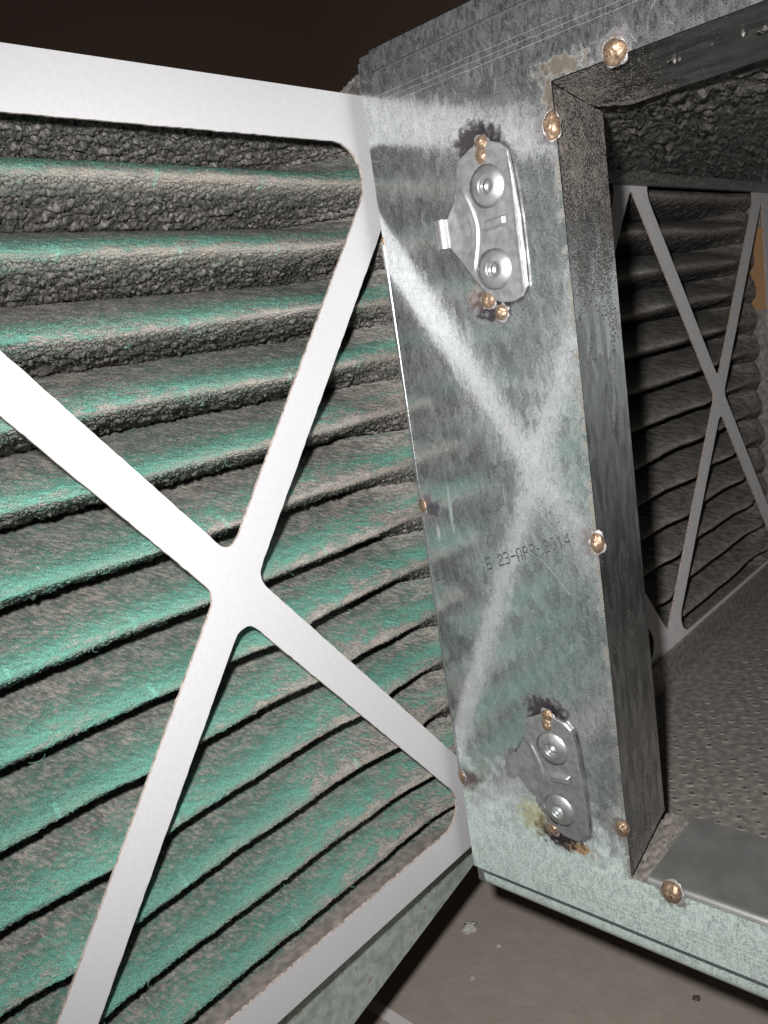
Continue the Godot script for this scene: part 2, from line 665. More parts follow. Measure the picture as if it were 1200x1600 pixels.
	scratch(Vector2(0.100, 0.268), Vector2(0.120, 0.243), Color(0.9, 0.92, 0.9), 0.8, 0.12)
	for k in 3:
		scratch(Vector2(0.004, 0.587 - k * 0.0035), Vector2(0.16 + k * 0.05, 0.586 - k * 0.004), Color(0.80, 0.82, 0.80), 0.5)
		scratch(Vector2(0.06, 0.0035 + k * 0.004), Vector2(0.30, 0.004 + k * 0.0035), Color(0.42, 0.40, 0.37), 0.4)
	for k in 260:
		dab(rng.randi_range(0, IW), rng.randi_range(0, IH), Color(0.12, 0.12, 0.12), 0.7, 0.6, 0.1)
	# what the torch left round the brazed spots
	var soot := Color(0.13, 0.11, 0.13)
	for dy in [0.0, -0.3857]:
		stain(0.089, 0.5380 + dy, 0.021, 0.014, soot, 0.95, 0.6, 0.2, 0.6)
		stain(0.086, 0.439 + dy, 0.021, 0.014, soot, 0.9, 0.6, 0.2, 0.7)
		stain(0.083, 0.535 + dy, 0.010, 0.017, Color(0.27, 0.25, 0.27), 0.6, 0.6, 0.2, 0.9)
	stain(0.075, 0.444, 0.010, 0.009, Color(0.50, 0.40, 0.36), 0.5, 0.6, 0.3, 0.9)
	stain(0.068, 0.060, 0.016, 0.016, Color(0.70, 0.66, 0.42), 0.5, 0.5, 0.3, 0.8)
	stain(0.102, 0.046, 0.016, 0.006, Color(0.62, 0.42, 0.22), 0.7, 0.6, 0.2, 0.8)
	stain(0.092, 0.050, 0.016, 0.010, soot, 0.85, 0.6, 0.2, 0.8)
	stain(0.152, 0.562, 0.020, 0.007, Color(0.29, 0.25, 0.21), 0.8, 0.8, 0.05, 1.0)
	stain(0.1425, 0.548, 0.005, 0.018, Color(0.29, 0.25, 0.21), 0.8, 0.8, 0.05, 1.0)
	for w in [[0.1842, 0.5597], [0.1419, 0.5329], [0.1425, 0.2818], [0.1410, 0.0751], [0.1737, 0.036], [0.005, 0.3024], [0.005, 0.0749]]:
		stain(w[0], w[1], 0.012, 0.012, Color(0.33, 0.28, 0.28), 0.7, 0.6, 0.2, 0.6)
	stain(0.012, 0.300, 0.008, 0.008, Color(0.24, 0.22, 0.26), 0.7, 0.5, 0.3, 0.6)
	# soot, and the shade of the rim gap, painted dark round the catches
	for dy in [0.0, -0.386]:
		for i in CATCH.size():
			var a: Vector2 = CATCH[i] * 0.001 + Vector2(0, dy)
			var b: Vector2 = CATCH[(i + 1) % CATCH.size()] * 0.001 + Vector2(0, dy)
			var out := -(b - a).orthogonal().normalized()
			for k in 11:
				scratch(a + out * (k - 2) * 0.0003, b + out * (k - 2) * 0.0003, Color(0.14, 0.13, 0.13), rng.randf_range(0.35, 0.95) * (1.0 if k < 7 else 0.5))
	# ink-jet date of the coil
	print_dots("-308", Vector2(0.0040, 0.2395), 0.20, 0.18)
	print_dots(":6 23-APR-2014", Vector2(0.0490, 0.2545), 0.315, 0.05)
	var ai := Image.create_from_data(IW, IH, false, Image.FORMAT_RGB8, pix)
	var oi := Image.create_from_data(IW, IH, false, Image.FORMAT_RGB8, orm)
	pix.clear()
	orm.clear()
	var m := StandardMaterial3D.new()
	m.albedo_texture = ImageTexture.create_from_image(ai)
	m.roughness_texture = ImageTexture.create_from_image(oi)
	m.roughness_texture_channel = BaseMaterial3D.TEXTURE_CHANNEL_GREEN
	m.metallic_texture = m.roughness_texture
	m.metallic_texture_channel = BaseMaterial3D.TEXTURE_CHANNEL_BLUE
	m.roughness = 1.0
	m.metallic = 1.0
	m.normal_enabled = true
	m.normal_texture = ImageTexture.create_from_image(Image.create_from_data(IW, IH, false, Image.FORMAT_RGB8, nrm))
	m.normal_scale = 1.0
	return m


func bow(x: float, y: float) -> float:
	return n_low.get_noise_2d(x * 4.0 + 3.1, y * 3.0) * 0.0005


func panel_patch(st: SurfaceTool, x0: float, x1: float, y0: float, y1: float, lift := 0.0, roll := 0.0):
	var nx := maxi(int((x1 - x0) / 0.005), 1)
	var ny := maxi(int((y1 - y0) / 0.004), 6 if roll > 0.0 else 1)
	for i in nx:
		for j in ny:
			var c := []
			for k in [[i, j], [i + 1, j], [i + 1, j + 1], [i, j + 1]]:
				var x := lerpf(x0, x1, float(k[0]) / nx)
				var t := float(k[1]) / ny
				var y := lerpf(y0, y1, t)
				var z := bow(x, y) + lift
				if roll > 0.0:
					z -= roll * pow(maxf(1.0 - t * 1.6, 0.0), 2.0)
				c.append(Vector3(x, y, z))
			for k in [0, 3, 2, 0, 2, 1]:
				st.set_uv(Vector2(tpx(c[k].x) / IW, tpy(c[k].y) / IH))
				st.add_vertex(c[k])


func smooth_patch() -> SurfaceTool:
	var st := SurfaceTool.new()
	st.begin(Mesh.PRIMITIVE_TRIANGLES)
	st.set_smooth_group(0)
	return st


# ---------------------------------------------------------------- housing
func bead(parent: Node, at: Vector3, rx: float, ry: float, h: float, tilt: Vector3, sd: int, ring := true) -> MeshInstance3D:
	rx *= 0.82
	ry *= 0.82
	h *= 0.8
	var seg := 28
	var rws := 10
	var p := PackedVector3Array()
	for r in rws + 1:
		var t := float(r) / rws
		for s in seg + 1:
			var a := TAU * (s % seg) / seg
			var wob := 1.0 + 0.16 * n_low.get_noise_2d(cos(a) * 1.1 + sd * 3.7, sin(a) * 1.1)
			var rr := maxf(sin((1.0 - t) * PI * 0.5), 0.02) * wob
			var z := cos((1.0 - t) * PI * 0.5) * h * (1.0 + 0.30 * n_low.get_noise_2d(cos(a) * rr * 1.0 + sd, sin(a) * rr * 1.0 + 9.0))
			p.append(Vector3(cos(a) * rr * rx, sin(a) * rr * ry, z))
	var o := put("weld_bead", sheet(rws + 1, seg + 1, p, PackedColorArray(), PackedVector2Array(), true), M.braze, parent)
	o.position = at
	o.rotation = tilt
	if ring:
		var q := PackedVector3Array()
		for r in 7:
			var b := PI * r / 6.0
			for s in seg + 1:
				var a := TAU * (s % seg) / seg
				var wob := 1.0 + 0.16 * n_low.get_noise_2d(cos(a) * 1.1 + sd * 3.7, sin(a) * 1.1)
				var wide := 0.0016 * clampf(0.55 + 1.6 * n_mid.get_noise_2d(cos(a) * 0.8 + sd * 2.3, sin(a) * 0.8), 0.05, 1.3)
				var off := cos(b) * wide
				q.append(Vector3(cos(a) * (rx * wob + off), sin(a) * (ry * wob + off), sin(b) * minf(wide, 0.0008)))
		put("oxide_ring", sheet(7, seg + 1, q, PackedColorArray(), PackedVector2Array()), M.oxide, o)
	return o


const CATCH := [Vector2(107, 533), Vector2(112, 528), Vector2(113.6, 515), Vector2(115.2, 490), Vector2(115.4, 465), Vector2(115, 447), Vector2(111, 441.3), Vector2(104, 439), Vector2(94.5, 439.8), Vector2(86, 444.5), Vector2(80, 452.5), Vector2(75, 459), Vector2(67, 469), Vector2(59.5, 479.6), Vector2(57.5, 480), Vector2(57.5, 498), Vector2(60, 498.3), Vector2(66, 507), Vector2(70.9, 515.5), Vector2(72.5, 524), Vector2(74.5, 530), Vector2(85.6, 535.3), Vector2(97, 537)]


func catch_height(x: float, y: float) -> float:
	# bend line of the sprung lip, x against y (millimetres in the plate's own frame)
	var b: float
	if y > 488.2:
		b = lerpf(82.6, 74.0, pow(minf((y - 488.2) / 24.8, 1.0), 1.6))
	else:
		b = lerpf(82.6, 75.0, pow(minf((488.2 - y) / 29.2, 1.0), 1.6))
	var h := 2.6
	if y < 514.0 and y > 458.0 and x < b:
		var d := b - x
		h = 2.6 - 2.0 * smoothstep(0.0, 6.0, d) + 1.2 * smoothstep(12.0, 22.0, d)
	var cr := absf(x - b - 0.6)
	if y < 514.0 and y > 459.0:
		h += 1.3 * exp(-cr * cr / 1.6) * smoothstep(459.0, 466.0, y) * smoothstep(514.0, 507.0, y)
	# folded rim on the far side
	var re := x - 112.6
	h += 0.4 * exp(-re * re / 0.9) * smoothstep(443.0, 450.0, y) * smoothstep(529.0, 520.0, y)
	h += 0.25 * n_low.get_noise_2d(x * 0.04, y * 0.04)
	return h


func make_catch() -> MeshInstance3D:
	var raw := PackedVector2Array(CATCH)
	var rad := PackedFloat32Array()
	for i in raw.size():
		rad.append(2.0 if i in [0, 1, 5, 6, 7, 20, 21, 22] else 0.0)
	var line := fillet(raw, rad, 4)
	var step := 0.7
	var x0 := 56.0
	var y0 := 437.5
	var nx := int(62.0 / step)
	var ny := int(101.0 / step)
	var inside := []
	var pos := []
	for j in ny + 1:
		for i in nx + 1:
			var q := Vector2(x0 + i * step, y0 + j * step)
			var ins := Geometry2D.is_point_in_polygon(q, line)
			inside.append(ins)
			if not ins:
				var best := 1e9
				var bp := q
				for k in line.size():
					var c := Geometry2D.get_closest_point_to_segment(q, line[k], line[(k + 1) % line.size()])
					var d := c.distance_squared_to(q)
					if d < best:
						best = d
						bp = c
				q = bp
			pos.append(q)
	var st := SurfaceTool.new()
	st.begin(Mesh.PRIMITIVE_TRIANGLES)
	st.set_smooth_group(0)
	for j in ny:
		for i in nx:
			var a: int = j * (nx + 1) + i
			var b: int = a + 1
			var c: int = a + nx + 2
			var d: int = a + nx + 1
			if not (inside[a] or inside[b] or inside[c] or inside[d]):
				continue
			var mid: Vector2 = (pos[a] + pos[c]) * 0.5
			if mid.distance_to(Vector2(94.3, 510.6)) < 12.9 or mid.distance_to(Vector2(92.8, 460.6)) < 12.9:
				continue
			for k in [a, d, c, a, c, b]:
				var q: Vector2 = pos[k]
				var h := catch_height(q.x, q.y)
				if not inside[k]:
					h -= 0.35
				st.add_vertex(Vector3(q.x - 94.0, q.y - 486.5, h) * 0.001)
	st.set_smooth_group(-1)
	for k in line.size():
		var a := line[k]
		var b := line[(k + 1) % line.size()]
		var za := catch_height(a.x, a.y) - 0.35
		var zb := catch_height(b.x, b.y) - 0.35
		var off := Vector3(94.0, 486.5, 0)
		quad(st, (Vector3(a.x, a.y, za) - off) * 0.001, (Vector3(b.x, b.y, zb) - off) * 0.001, (Vector3(b.x, b.y, zb - 2.0) - off) * 0.001, (Vector3(a.x, a.y, za - 2.0) - off) * 0.001)
	var o := MeshInstance3D.new()
	o.name = "catch_plate"
	st.generate_normals()
	o.mesh = st.commit()
	o.material_override = M.stamped
	# two dished bosses with a hole
	var boss := lathe(PackedVector2Array([Vector2(0.0132, 0.0008), Vector2(0.0124, 0.0012), Vector2(0.0118, 0.0024), Vector2(0.0098, 0.0034), Vector2(0.0080, 0.0042), Vector2(0.0066, 0.0047), Vector2(0.0056, 0.0048), Vector2(0.0049, 0.0046), Vector2(0.0045, 0.0040), Vector2(0.0044, 0.0030), Vector2(0.0044, 0.0004)]))
	for c in [Vector2(94.3, 510.6), Vector2(92.8, 460.6)]:
		var b := put("boss", boss, M.stamped, o)
		b.position = Vector3(c.x - 94.0, c.y - 486.5, 0) * 0.001
	# lanced strip
	var p := PackedVector3Array()
	for r in 15:
		var t := float(r) / 14
		for s in 11:
			var v := float(s) / 10
			var hh := 0.0018 + 0.0036 * smoothstep(0.0, 0.22, v) * smoothstep(1.0, 0.78, v) * smoothstep(0.0, 0.25, t) * smoothstep(1.06, 0.93, t)
			p.append(Vector3(lerpf(-0.0068, 0.0125, t), lerpf(-0.0022, 0.0056, v) + lerpf(-0.001, 0.0005, t), hh))
	put("strip", sheet(15, 11, p, PackedColorArray(), PackedVector2Array(), true), M.stamped, o)
	# rolled hook the door clip snaps over
	p = PackedVector3Array()
	for r in 13:
		var a := lerpf(-0.25, PI * 1.05, r / 12.0)
		for s in 10:
			var v := s / 9.0
			p.append(Vector3(-0.0390 + cos(a) * 0.0046, lerpf(-0.0068, 0.0114, v), 0.0016 + sin(a) * 0.0042))
	put("hook", sheet(13, 10, p, PackedColorArray(), PackedVector2Array(), true), M.stamped, o)
	bead(o, Vector3(-0.0005, 0.0497, 0.0012), 0.0060, 0.0058, 0.0032, Vector3.ZERO, 3)
	bead(o, Vector3(-0.0015, 0.0425, 0.0020), 0.0052, 0.0058, 0.0030, Vector3.ZERO, 4, false)
	return o


# a return flange: rows along it, columns into the hole; bare zinc, with grit lying on it in patches
func flange_sheet(called: String, parent: Node, rows: int, cols: int, along: float, into: float, at: Callable, dusty: Callable, face: Vector3):
	var p := PackedVector3Array()
	var col := PackedColorArray()
	var film := PackedFloat32Array()
	for r in rows:
		var u := r / (rows - 1.0)
		var base: float = dusty.call(u)
		for c in cols:
			var q: Vector3 = at.call(u, c / (cols - 1.0))
			var a := u * along * 1000.0
			var b := c / (cols - 1.0) * into * 1000.0
			var lo := n_mid.get_noise_2d(a * 0.022, b * 0.03)
			var fi := n_fine.get_noise_2d(a * 0.5, b * 0.5)
			film.append(base + lo * 0.25 + fi * 0.40)
			p.append(q)
			var fl := 1.0 + 0.5 * n_cell.get_noise_2d(a * 0.045 + fi * 0.1, b * 0.16 + lo * 0.8)
			col.append(Color(0.52, 0.54, 0.55) * fl)
	var o := put(called, sheet(rows, cols, p, col), M.grit, parent)
	var st := SurfaceTool.new()
	st.begin(Mesh.PRIMITIVE_TRIANGLES)
	st.set_smooth_group(0)
	for r in rows - 1:
		for c in cols - 1:
			var i := r * cols + c
			var m := film[i]
			if m < 0.47 + rng.randf() * 0.32:
				continue
			var qs := [i, i + 1, i + cols + 1, i + cols]
			for k in [0, 1, 2, 0, 2, 3]:
				var h := 0.0001 + 0.00055 * clampf(film[qs[k]] - 0.35, 0.0, 1.0)
				st.add_vertex(p[qs[k]] + face * h)
	var d := put("dust_film", commit(st), M.dust, o)
	d.set_meta("kind", "stuff")


func build_housing():
	var root := thing("galvanised_housing", "tall galvanised sheet metal filter housing with open access hole, brazed spots and stamped catches", "filter housing")
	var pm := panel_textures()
	# front sheet round the opening
	var st := smooth_patch()
	panel_patch(st, 0.0, 0.1443, 0.0361, 0.5564)
	panel_patch(st, 0.0, 0.1443, 0.5564, 0.6008)
	panel_patch(st, 0.0, 0.1443, -0.0078, 0.0361)
	panel_patch(st, 0.1443, 0.308, 0.5564, 0.6008)
	panel_patch(st, 0.1443, 0.308, -0.0078, 0.0361)
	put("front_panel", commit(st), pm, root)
	# folded strips above and below
	st = smooth_patch()
	panel_patch(st, 0.0128, 0.308, 0.6022, 0.6150, 0.0009)
	panel_patch(st, 0.0, 0.0128, 0.6008, 0.6105, -0.0005)
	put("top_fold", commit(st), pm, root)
	st = smooth_patch()
	panel_patch(st, 0.0105, 0.308, -0.0235, -0.0094, 0.0012, 0.006)
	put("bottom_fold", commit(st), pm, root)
	st = flat()
	box(st, Vector3(0.0005, 0.5585, -0.0045), Vector3(0.74, 0.6145, -0.0022))
	put("seam_backing", commit(st), M.flange, root)
	st = flat()
	box(st, Vector3(0.0005, -0.0225, -0.0085), Vector3(0.74, -0.0079, -0.0030))
	put("seam_backing", commit(st), M.flange, root)
	# rest of the front, past the marked part
	st = flat()
	box(st, Vector3(0.308, 0.5564, -0.001), Vector3(0.745, 0.6150, 0.0002))
	box(st, Vector3(0.308, -0.0235, -0.001), Vector3(0.745, 0.0361, 0.0002))
	box(st, Vector3(0.6, 0.0361, -0.001), Vector3(0.745, 0.5564, 0.0002))
	put("front_panel", commit(st), M.galv, root)
	# hemmed edge beside the filter
	st = flat()
	box(st, Vector3(-0.0010, 0.083, -0.0012), Vector3(0.0003, 0.4945, 0.0006))
	box(st, Vector3(-0.0026, 0.081, -0.0030), Vector3(-0.0014, 0.4945, -0.0008))
	box(st, Vector3(-0.0003, 0.4965, -0.0030), Vector3(0.0004, 0.600, -0.0012))
	box(st, Vector3(-0.0003, -0.006, -0.0030), Vector3(0.0004, 0.070, -0.0012))
	put("hemmed_edge", commit(st), M.flange, root)
	# return flanges of the opening
	flange_sheet("side_flange", root, 650, 96, 0.52, 0.078, func(u, v): return Vector3(lerpf(0.1443, 0.1344, v), lerpf(lerpf(0.0376, 0.0425, v), lerpf(0.5540, 0.5490, v), u), lerpf(-0.0006, -0.0776, v)), func(u): return 0.20 + 0.62 * smoothstep(0.66, 0.98, u) + 0.22 * smoothstep(0.28, 0.0, u), Vector3(1, 0, 0))
	flange_sheet("top_flange", root, 560, 96, 0.455, 0.080, func(u, v): return Vector3(lerpf(lerpf(0.1446, 0.1372, v / 0.78) if v < 0.78 else lerpf(0.1372, 0.1525, (v - 0.78) / 0.22), 0.60, u), lerpf(0.5562, 0.5487, v), lerpf(-0.0006, -0.0793, v)), func(u): return 0.18 + 0.62 * smoothstep(0.16, 0.0, u), Vector3(0, -1, 0))
	# bottom flange, with a rolled front edge
	var p := PackedVector3Array()
	var prof := [Vector2(0.0300, -0.0006), Vector2(0.0335, -0.0008), Vector2(0.0362, -0.0016), Vector2(0.0378, -0.0030), Vector2(0.0385, -0.0048), Vector2(0.0387, -0.0075), Vector2(0.0389, -0.02), Vector2(0.0397, -0.05), Vector2(0.0405, -0.0808), Vector2(0.0396, -0.0812)]
	for q in prof:
		for i in 24:
			var x := lerpf(0.1549 - 0.0004 * q.y / 0.08, 0.60, i / 23.0)
			p.append(Vector3(x, q.x, q.y - 0.0012))
	put("bottom_flange", sheet(prof.size(), 24, p, PackedColorArray(), PackedVector2Array(), true), M.lip, root)
	st = flat()
	box(st, Vector3(0.600, 0.03, -0.08), Vector3(0.601, 0.556, -0.0012))
	put("side_flange", commit(st), M.flange, root)
	# caked dust in the lower corner of the opening
	p = PackedVector3Array()
	for r in 26:
		for c in 20:
			var x := lerpf(0.129, 0.162, c / 19.0)
			var z := lerpf(-0.0015, -0.092, r / 25.0)
			p.append(Vector3(x, 0.0295 + 0.0035 * n_mid.get_noise_2d(x * 190, z * 190), z))
	put("corner_dirt", sheet(26, 20, p, PackedColorArray(), PackedVector2Array(), true), M.dust, root)
	# brazed spots along the edges
	bead(root, Vector3(0.1842, 0.5585, 0.0006), 0.0088, 0.0082, 0.0042, Vector3(0.25, 0, 0), 11)
	bead(root, Vector3(0.1424, 0.5329, 0.0006), 0.0062, 0.0098, 0.0042, Vector3(0, 0.35, 0), 12)
	bead(root, Vector3(0.1442, 0.2818, 0.0004), 0.0056, 0.0088, 0.0040, Vector3(0, 0.4, 0), 13)
	bead(root, Vector3(0.1418, 0.0751, 0.0006), 0.0062, 0.0068, 0.0045, Vector3(0, 0.3, 0), 14, false)
	bead(root, Vector3(0.1737, 0.0372, 0.0006), 0.0092, 0.0088, 0.0050, Vector3(-0.3, 0, 0), 15)
	bead(root, Vector3(0.0012, 0.3024, -0.0002), 0.0062, 0.0070, 0.0030, Vector3(0, -0.35, 0), 16)
	bead(root, Vector3(0.0012, 0.0749, -0.0002), 0.0060, 0.0075, 0.0030, Vector3(0, -0.35, 0), 17)
	bead(root, Vector3(0.0002, 0.4950, -0.0008), 0.0020, 0.0040, 0.0018, Vector3(0, -0.35, 0), 18, false)
	# catches
	var c1 := make_catch()
	c1.position = Vector3(0.094, 0.4865, 0.0004)
	root.add_child(c1, true)
	bead(c1, Vector3(-0.0095, -0.0440, 0.0010), 0.0068, 0.0064, 0.0040, Vector3.ZERO, 5)
	bead(c1, Vector3(-0.0010, -0.0530, 0.0006), 0.0062, 0.0062, 0.0040, Vector3.ZERO, 6)
	var c2: MeshInstance3D = make_catch()
	c2.position = Vector3(0.0930, 0.1005, 0.0004)
	c2.rotation.z = 0.02
	root.add_child(c2, true)
	bead(c2, Vector3(-0.0100, -0.0445, 0.0010), 0.0068, 0.0060, 0.0036, Vector3.ZERO, 7)
	# ---- inside
	# ceiling, caked with flakes of soot
	p = PackedVector3Array()
	var col := PackedColorArray()
	var rows := 150
	var cols := 150
	for r in rows:
		for c in cols:
			var x := lerpf(0.002, 0.40, c / (cols - 1.0))
			var z := lerpf(-0.03, -0.98, pow(r / (rows - 1.0), 1.5))
			var fk := maxf(n_cell.get_noise_2d(x * 160 + n_mid.get_noise_2d(x * 60, z * 60), z * 110), 0.0)
			var d := fk * 0.006 + 0.003 * n_mid.get_noise_2d(x * 70, z * 50)
			p.append(Vector3(x, 0.5575 - d, z))
	put("ceiling_sheet", sheet(rows, cols, p), M.soot, root)
	# floor of the housing: dusty sheet with punched holes
	p = PackedVector3Array()
	rows = 90
	cols = 70
	for r in rows:
		for c in cols:
			var x := lerpf(-0.0, 0.50, c / (cols - 1.0))
			var z := lerpf(-0.02, -0.98, r / (rows - 1.0))
			p.append(Vector3(x, -0.0115 + 0.0008 * n_low.get_noise_2d(x * 14, z * 14), z))
	put("bottom_sheet", sheet(rows, cols, p, PackedColorArray(), PackedVector2Array(), true), M.dust, root)
	# punched dimples: a dark cup with a raised lip
	var lip := lathe(PackedVector2Array([Vector2(0.0034, -0.0004), Vector2(0.0030, 0.0007), Vector2(0.0025, 0.0008), Vector2(0.0021, 0.0002), Vector2(0.0017, -0.0004)]), 14)
	var cup := lathe(PackedVector2Array([Vector2(0.0022, 0.0004), Vector2(0.0001, 0.00015)]), 14)
	var lips := SurfaceTool.new()
	lips.begin(Mesh.PRIMITIVE_TRIANGLES)
	var cups := SurfaceTool.new()
	cups.begin(Mesh.PRIMITIVE_TRIANGLES)
	var turn := Basis(Vector3(1, 0, 0), -PI / 2)
	for i in 22:
		for j in 30:
			var x := 0.055 + i * 0.0178 + (0.0089 if j % 2 else 0.0) + rng.randf_range(-1, 1) * 0.0012
			var z := -0.098 - j * 0.0145 + rng.randf_range(-1, 1) * 0.0012
			var y := -0.0112 + 0.0008 * n_low.get_noise_2d(x * 14, z * 14)
			if rng.randf() < 0.15:
				continue
			var s := rng.randf_range(0.9, 1.35)
			var tf3 := Transform3D(turn * Basis().scaled(Vector3.ONE * s), Vector3(x, y, z))
			lips.append_from(lip, 0, tf3)
			cups.append_from(cup, 0, tf3)
	var lo := put("punched_lip", lips.commit(), M.dust, root)
	lo.set_meta("kind", "stuff")
	var co := put("punched_hole", cups.commit(), M.soot, root)
	co.set_meta("kind", "stuff")
	# channels that hold the inner filter
	st = flat()
	box(st, Vector3(-0.003, 0.5428, -0.98), Vector3(0.003, 0.5560, -0.335))
	put("top_channel", commit(st), M.soot, root)
	st = flat()
	box(st, Vector3(-0.002, -0.0120, -0.98), Vector3(0.0022, 0.0258, -0.2))
	put("bottom_channel", commit(st), M.dust, root)
	# shell
	st = flat()
	box(st, Vector3(0.002, 0.5585, -1.02), Vector3(0.745, 0.6, -0.006))
	put("top_skin", commit(st), M.flange, root)
	st = flat()
	box(st, Vector3(-0.13, 0.6005, -1.02), Vector3(0.745, 0.603, -0.070))
	put("top_skin", commit(st), M.flange, root)
	st = flat()
	box(st, Vector3(0.001, -0.0225, -1.02), Vector3(0.745, -0.0145, -0.009))
	put("bottom_skin", commit(st), M.flange, root)
	st = flat()
	box(st, Vector3(-0.13, -0.0145, -1.02), Vector3(0.745, 0.5585, -1.0))
	put("back_skin", commit(st), M.flange, root)
	st = flat()
	box(st, Vector3(0.735, -0.0145, -1.0), Vector3(0.745, 0.5585, -0.006))
	put("side_skin", commit(st), M.flange, root)
	st = flat()
	box(st, Vector3(-0.13, -0.0145, -1.0), Vector3(-0.12, 0.5585, -0.006))
	put("side_skin", commit(st), M.flange, root)
	# sooty lip over the slot, beside the front sheet
	p = PackedVector3Array()
	for r in 24:
		for c in 30:
			var x := lerpf(-0.075, -0.001, c / 29.0)
			var t := r / 23.0
			var top := 0.6005 + 0.0105 * smoothstep(-0.055, -0.01, x)
			var y := lerpf(0.592, top, minf(t * 1.4, 1.0))
			var z := -0.014 - maxf(t * 1.4 - 1.0, 0.0) * 0.12
			p.append(Vector3(x, y + 0.0014 * n_mid.get_noise_2d(x * 240, t * 9), z + 0.0012 * n_fine.get_noise_2d(x * 300, t * 20)))
	put("slot_lip", sheet(24, 30, p, PackedColorArray(), PackedVector2Array()), M.soot, root)


# ---------------------------------------------------------------- filters
const BAR := 0.0250
const DEEP := 0.072


# distance of a point in the filter's face to the nearest diagonal bar's axis
func bar_distance(z: float, y: float, zc: float, half: float) -> float:
	var u := absf(fposmod(z - zc + half, half * 2.0) - half)
	var v := absf(y - 0.294)
	# axis from the centre to the corner (half, 0.2675)
	var d := Vector2(half, 0.2675).normalized()
	return absf(u * d.y - v * d.x)


func openings(zc: float, half: float) -> Array:
	var out := []
	var yc := 0.294
	var top := H - 0.0318
	var bot := 0.0290
	var d1 := Vector2(half, 0.2675).normalized()      # towards +z, +y
	var d2 := Vector2(-half, 0.2675).normalized()
	var n1 := Vector2(-d1.y, d1.x) * BAR * 0.5        # up-left of bar 1
	var n2 := Vector2(d2.y, -d2.x) * BAR * 0.5        # up-right of bar 2
	var c := Vector2(zc, yc)
	# above
	var a := cross_at(c + n1, d1, c + n2, d2)
	var b := cross_at(c + n1, d1, Vector2(0, top), Vector2(1, 0))
	var e := cross_at(c + n2, d2, Vector2(0, top), Vector2(1, 0))
	out.append(fillet(PackedVector2Array([a, b, e]), PackedFloat32Array([0.009, 0.024, 0.024])))
	# below
	a = cross_at(c - n1, d1, c - n2, d2)
	b = cross_at(c - n1, d1, Vector2(0, bot), Vector2(1, 0))
	e = cross_at(c - n2, d2, Vector2(0, bot), Vector2(1, 0))
	out.append(fillet(PackedVector2Array([a, b, e]), PackedFloat32Array([0.011, 0.020, 0.020])))
	return out


# the lozenge between two crosses (or its half, cut at a frame side)
func side_opening(zl: float, zr: float, half: float, lo: float, hi: float) -> PackedVector2Array:
	var yc := 0.294
	var d1 := Vector2(half, 0.2675).normalized()
	var d2 := Vector2(-half, 0.2675).normalized()
	var n1 := Vector2(-d1.y, d1.x) * BAR * 0.5
	var n2 := Vector2(d2.y, -d2.x) * BAR * 0.5
	var l := Vector2(zl, yc)
	var r := Vector2(zr, yc)
	var pl := cross_at(l - n1, d1, l + n2 * -1.0, d2)
	# right of the left cross: below bar 1, above bar 2
	pl = cross_at(l - n1, d1, l + n2, d2)
	var pr := cross_at(r + n1, d1, r - n2, d2)
	var pt := cross_at(l - n1, d1, r - n2, d2)
	var pb := cross_at(l + n2, d2, r + n1, d1)
	var poly := fillet(PackedVector2Array([pl, pb, pr, pt]), PackedFloat32Array([0.012, 0.006, 0.012, 0.006]))
	var clip := PackedVector2Array([Vector2(lo, 0.02), Vector2(hi, 0.02), Vector2(hi, 0.58), Vector2(lo, 0.58)])
	var got := Geometry2D.intersect_polygons(poly, clip)
	return got[0] if got.size() else PackedVector2Array()


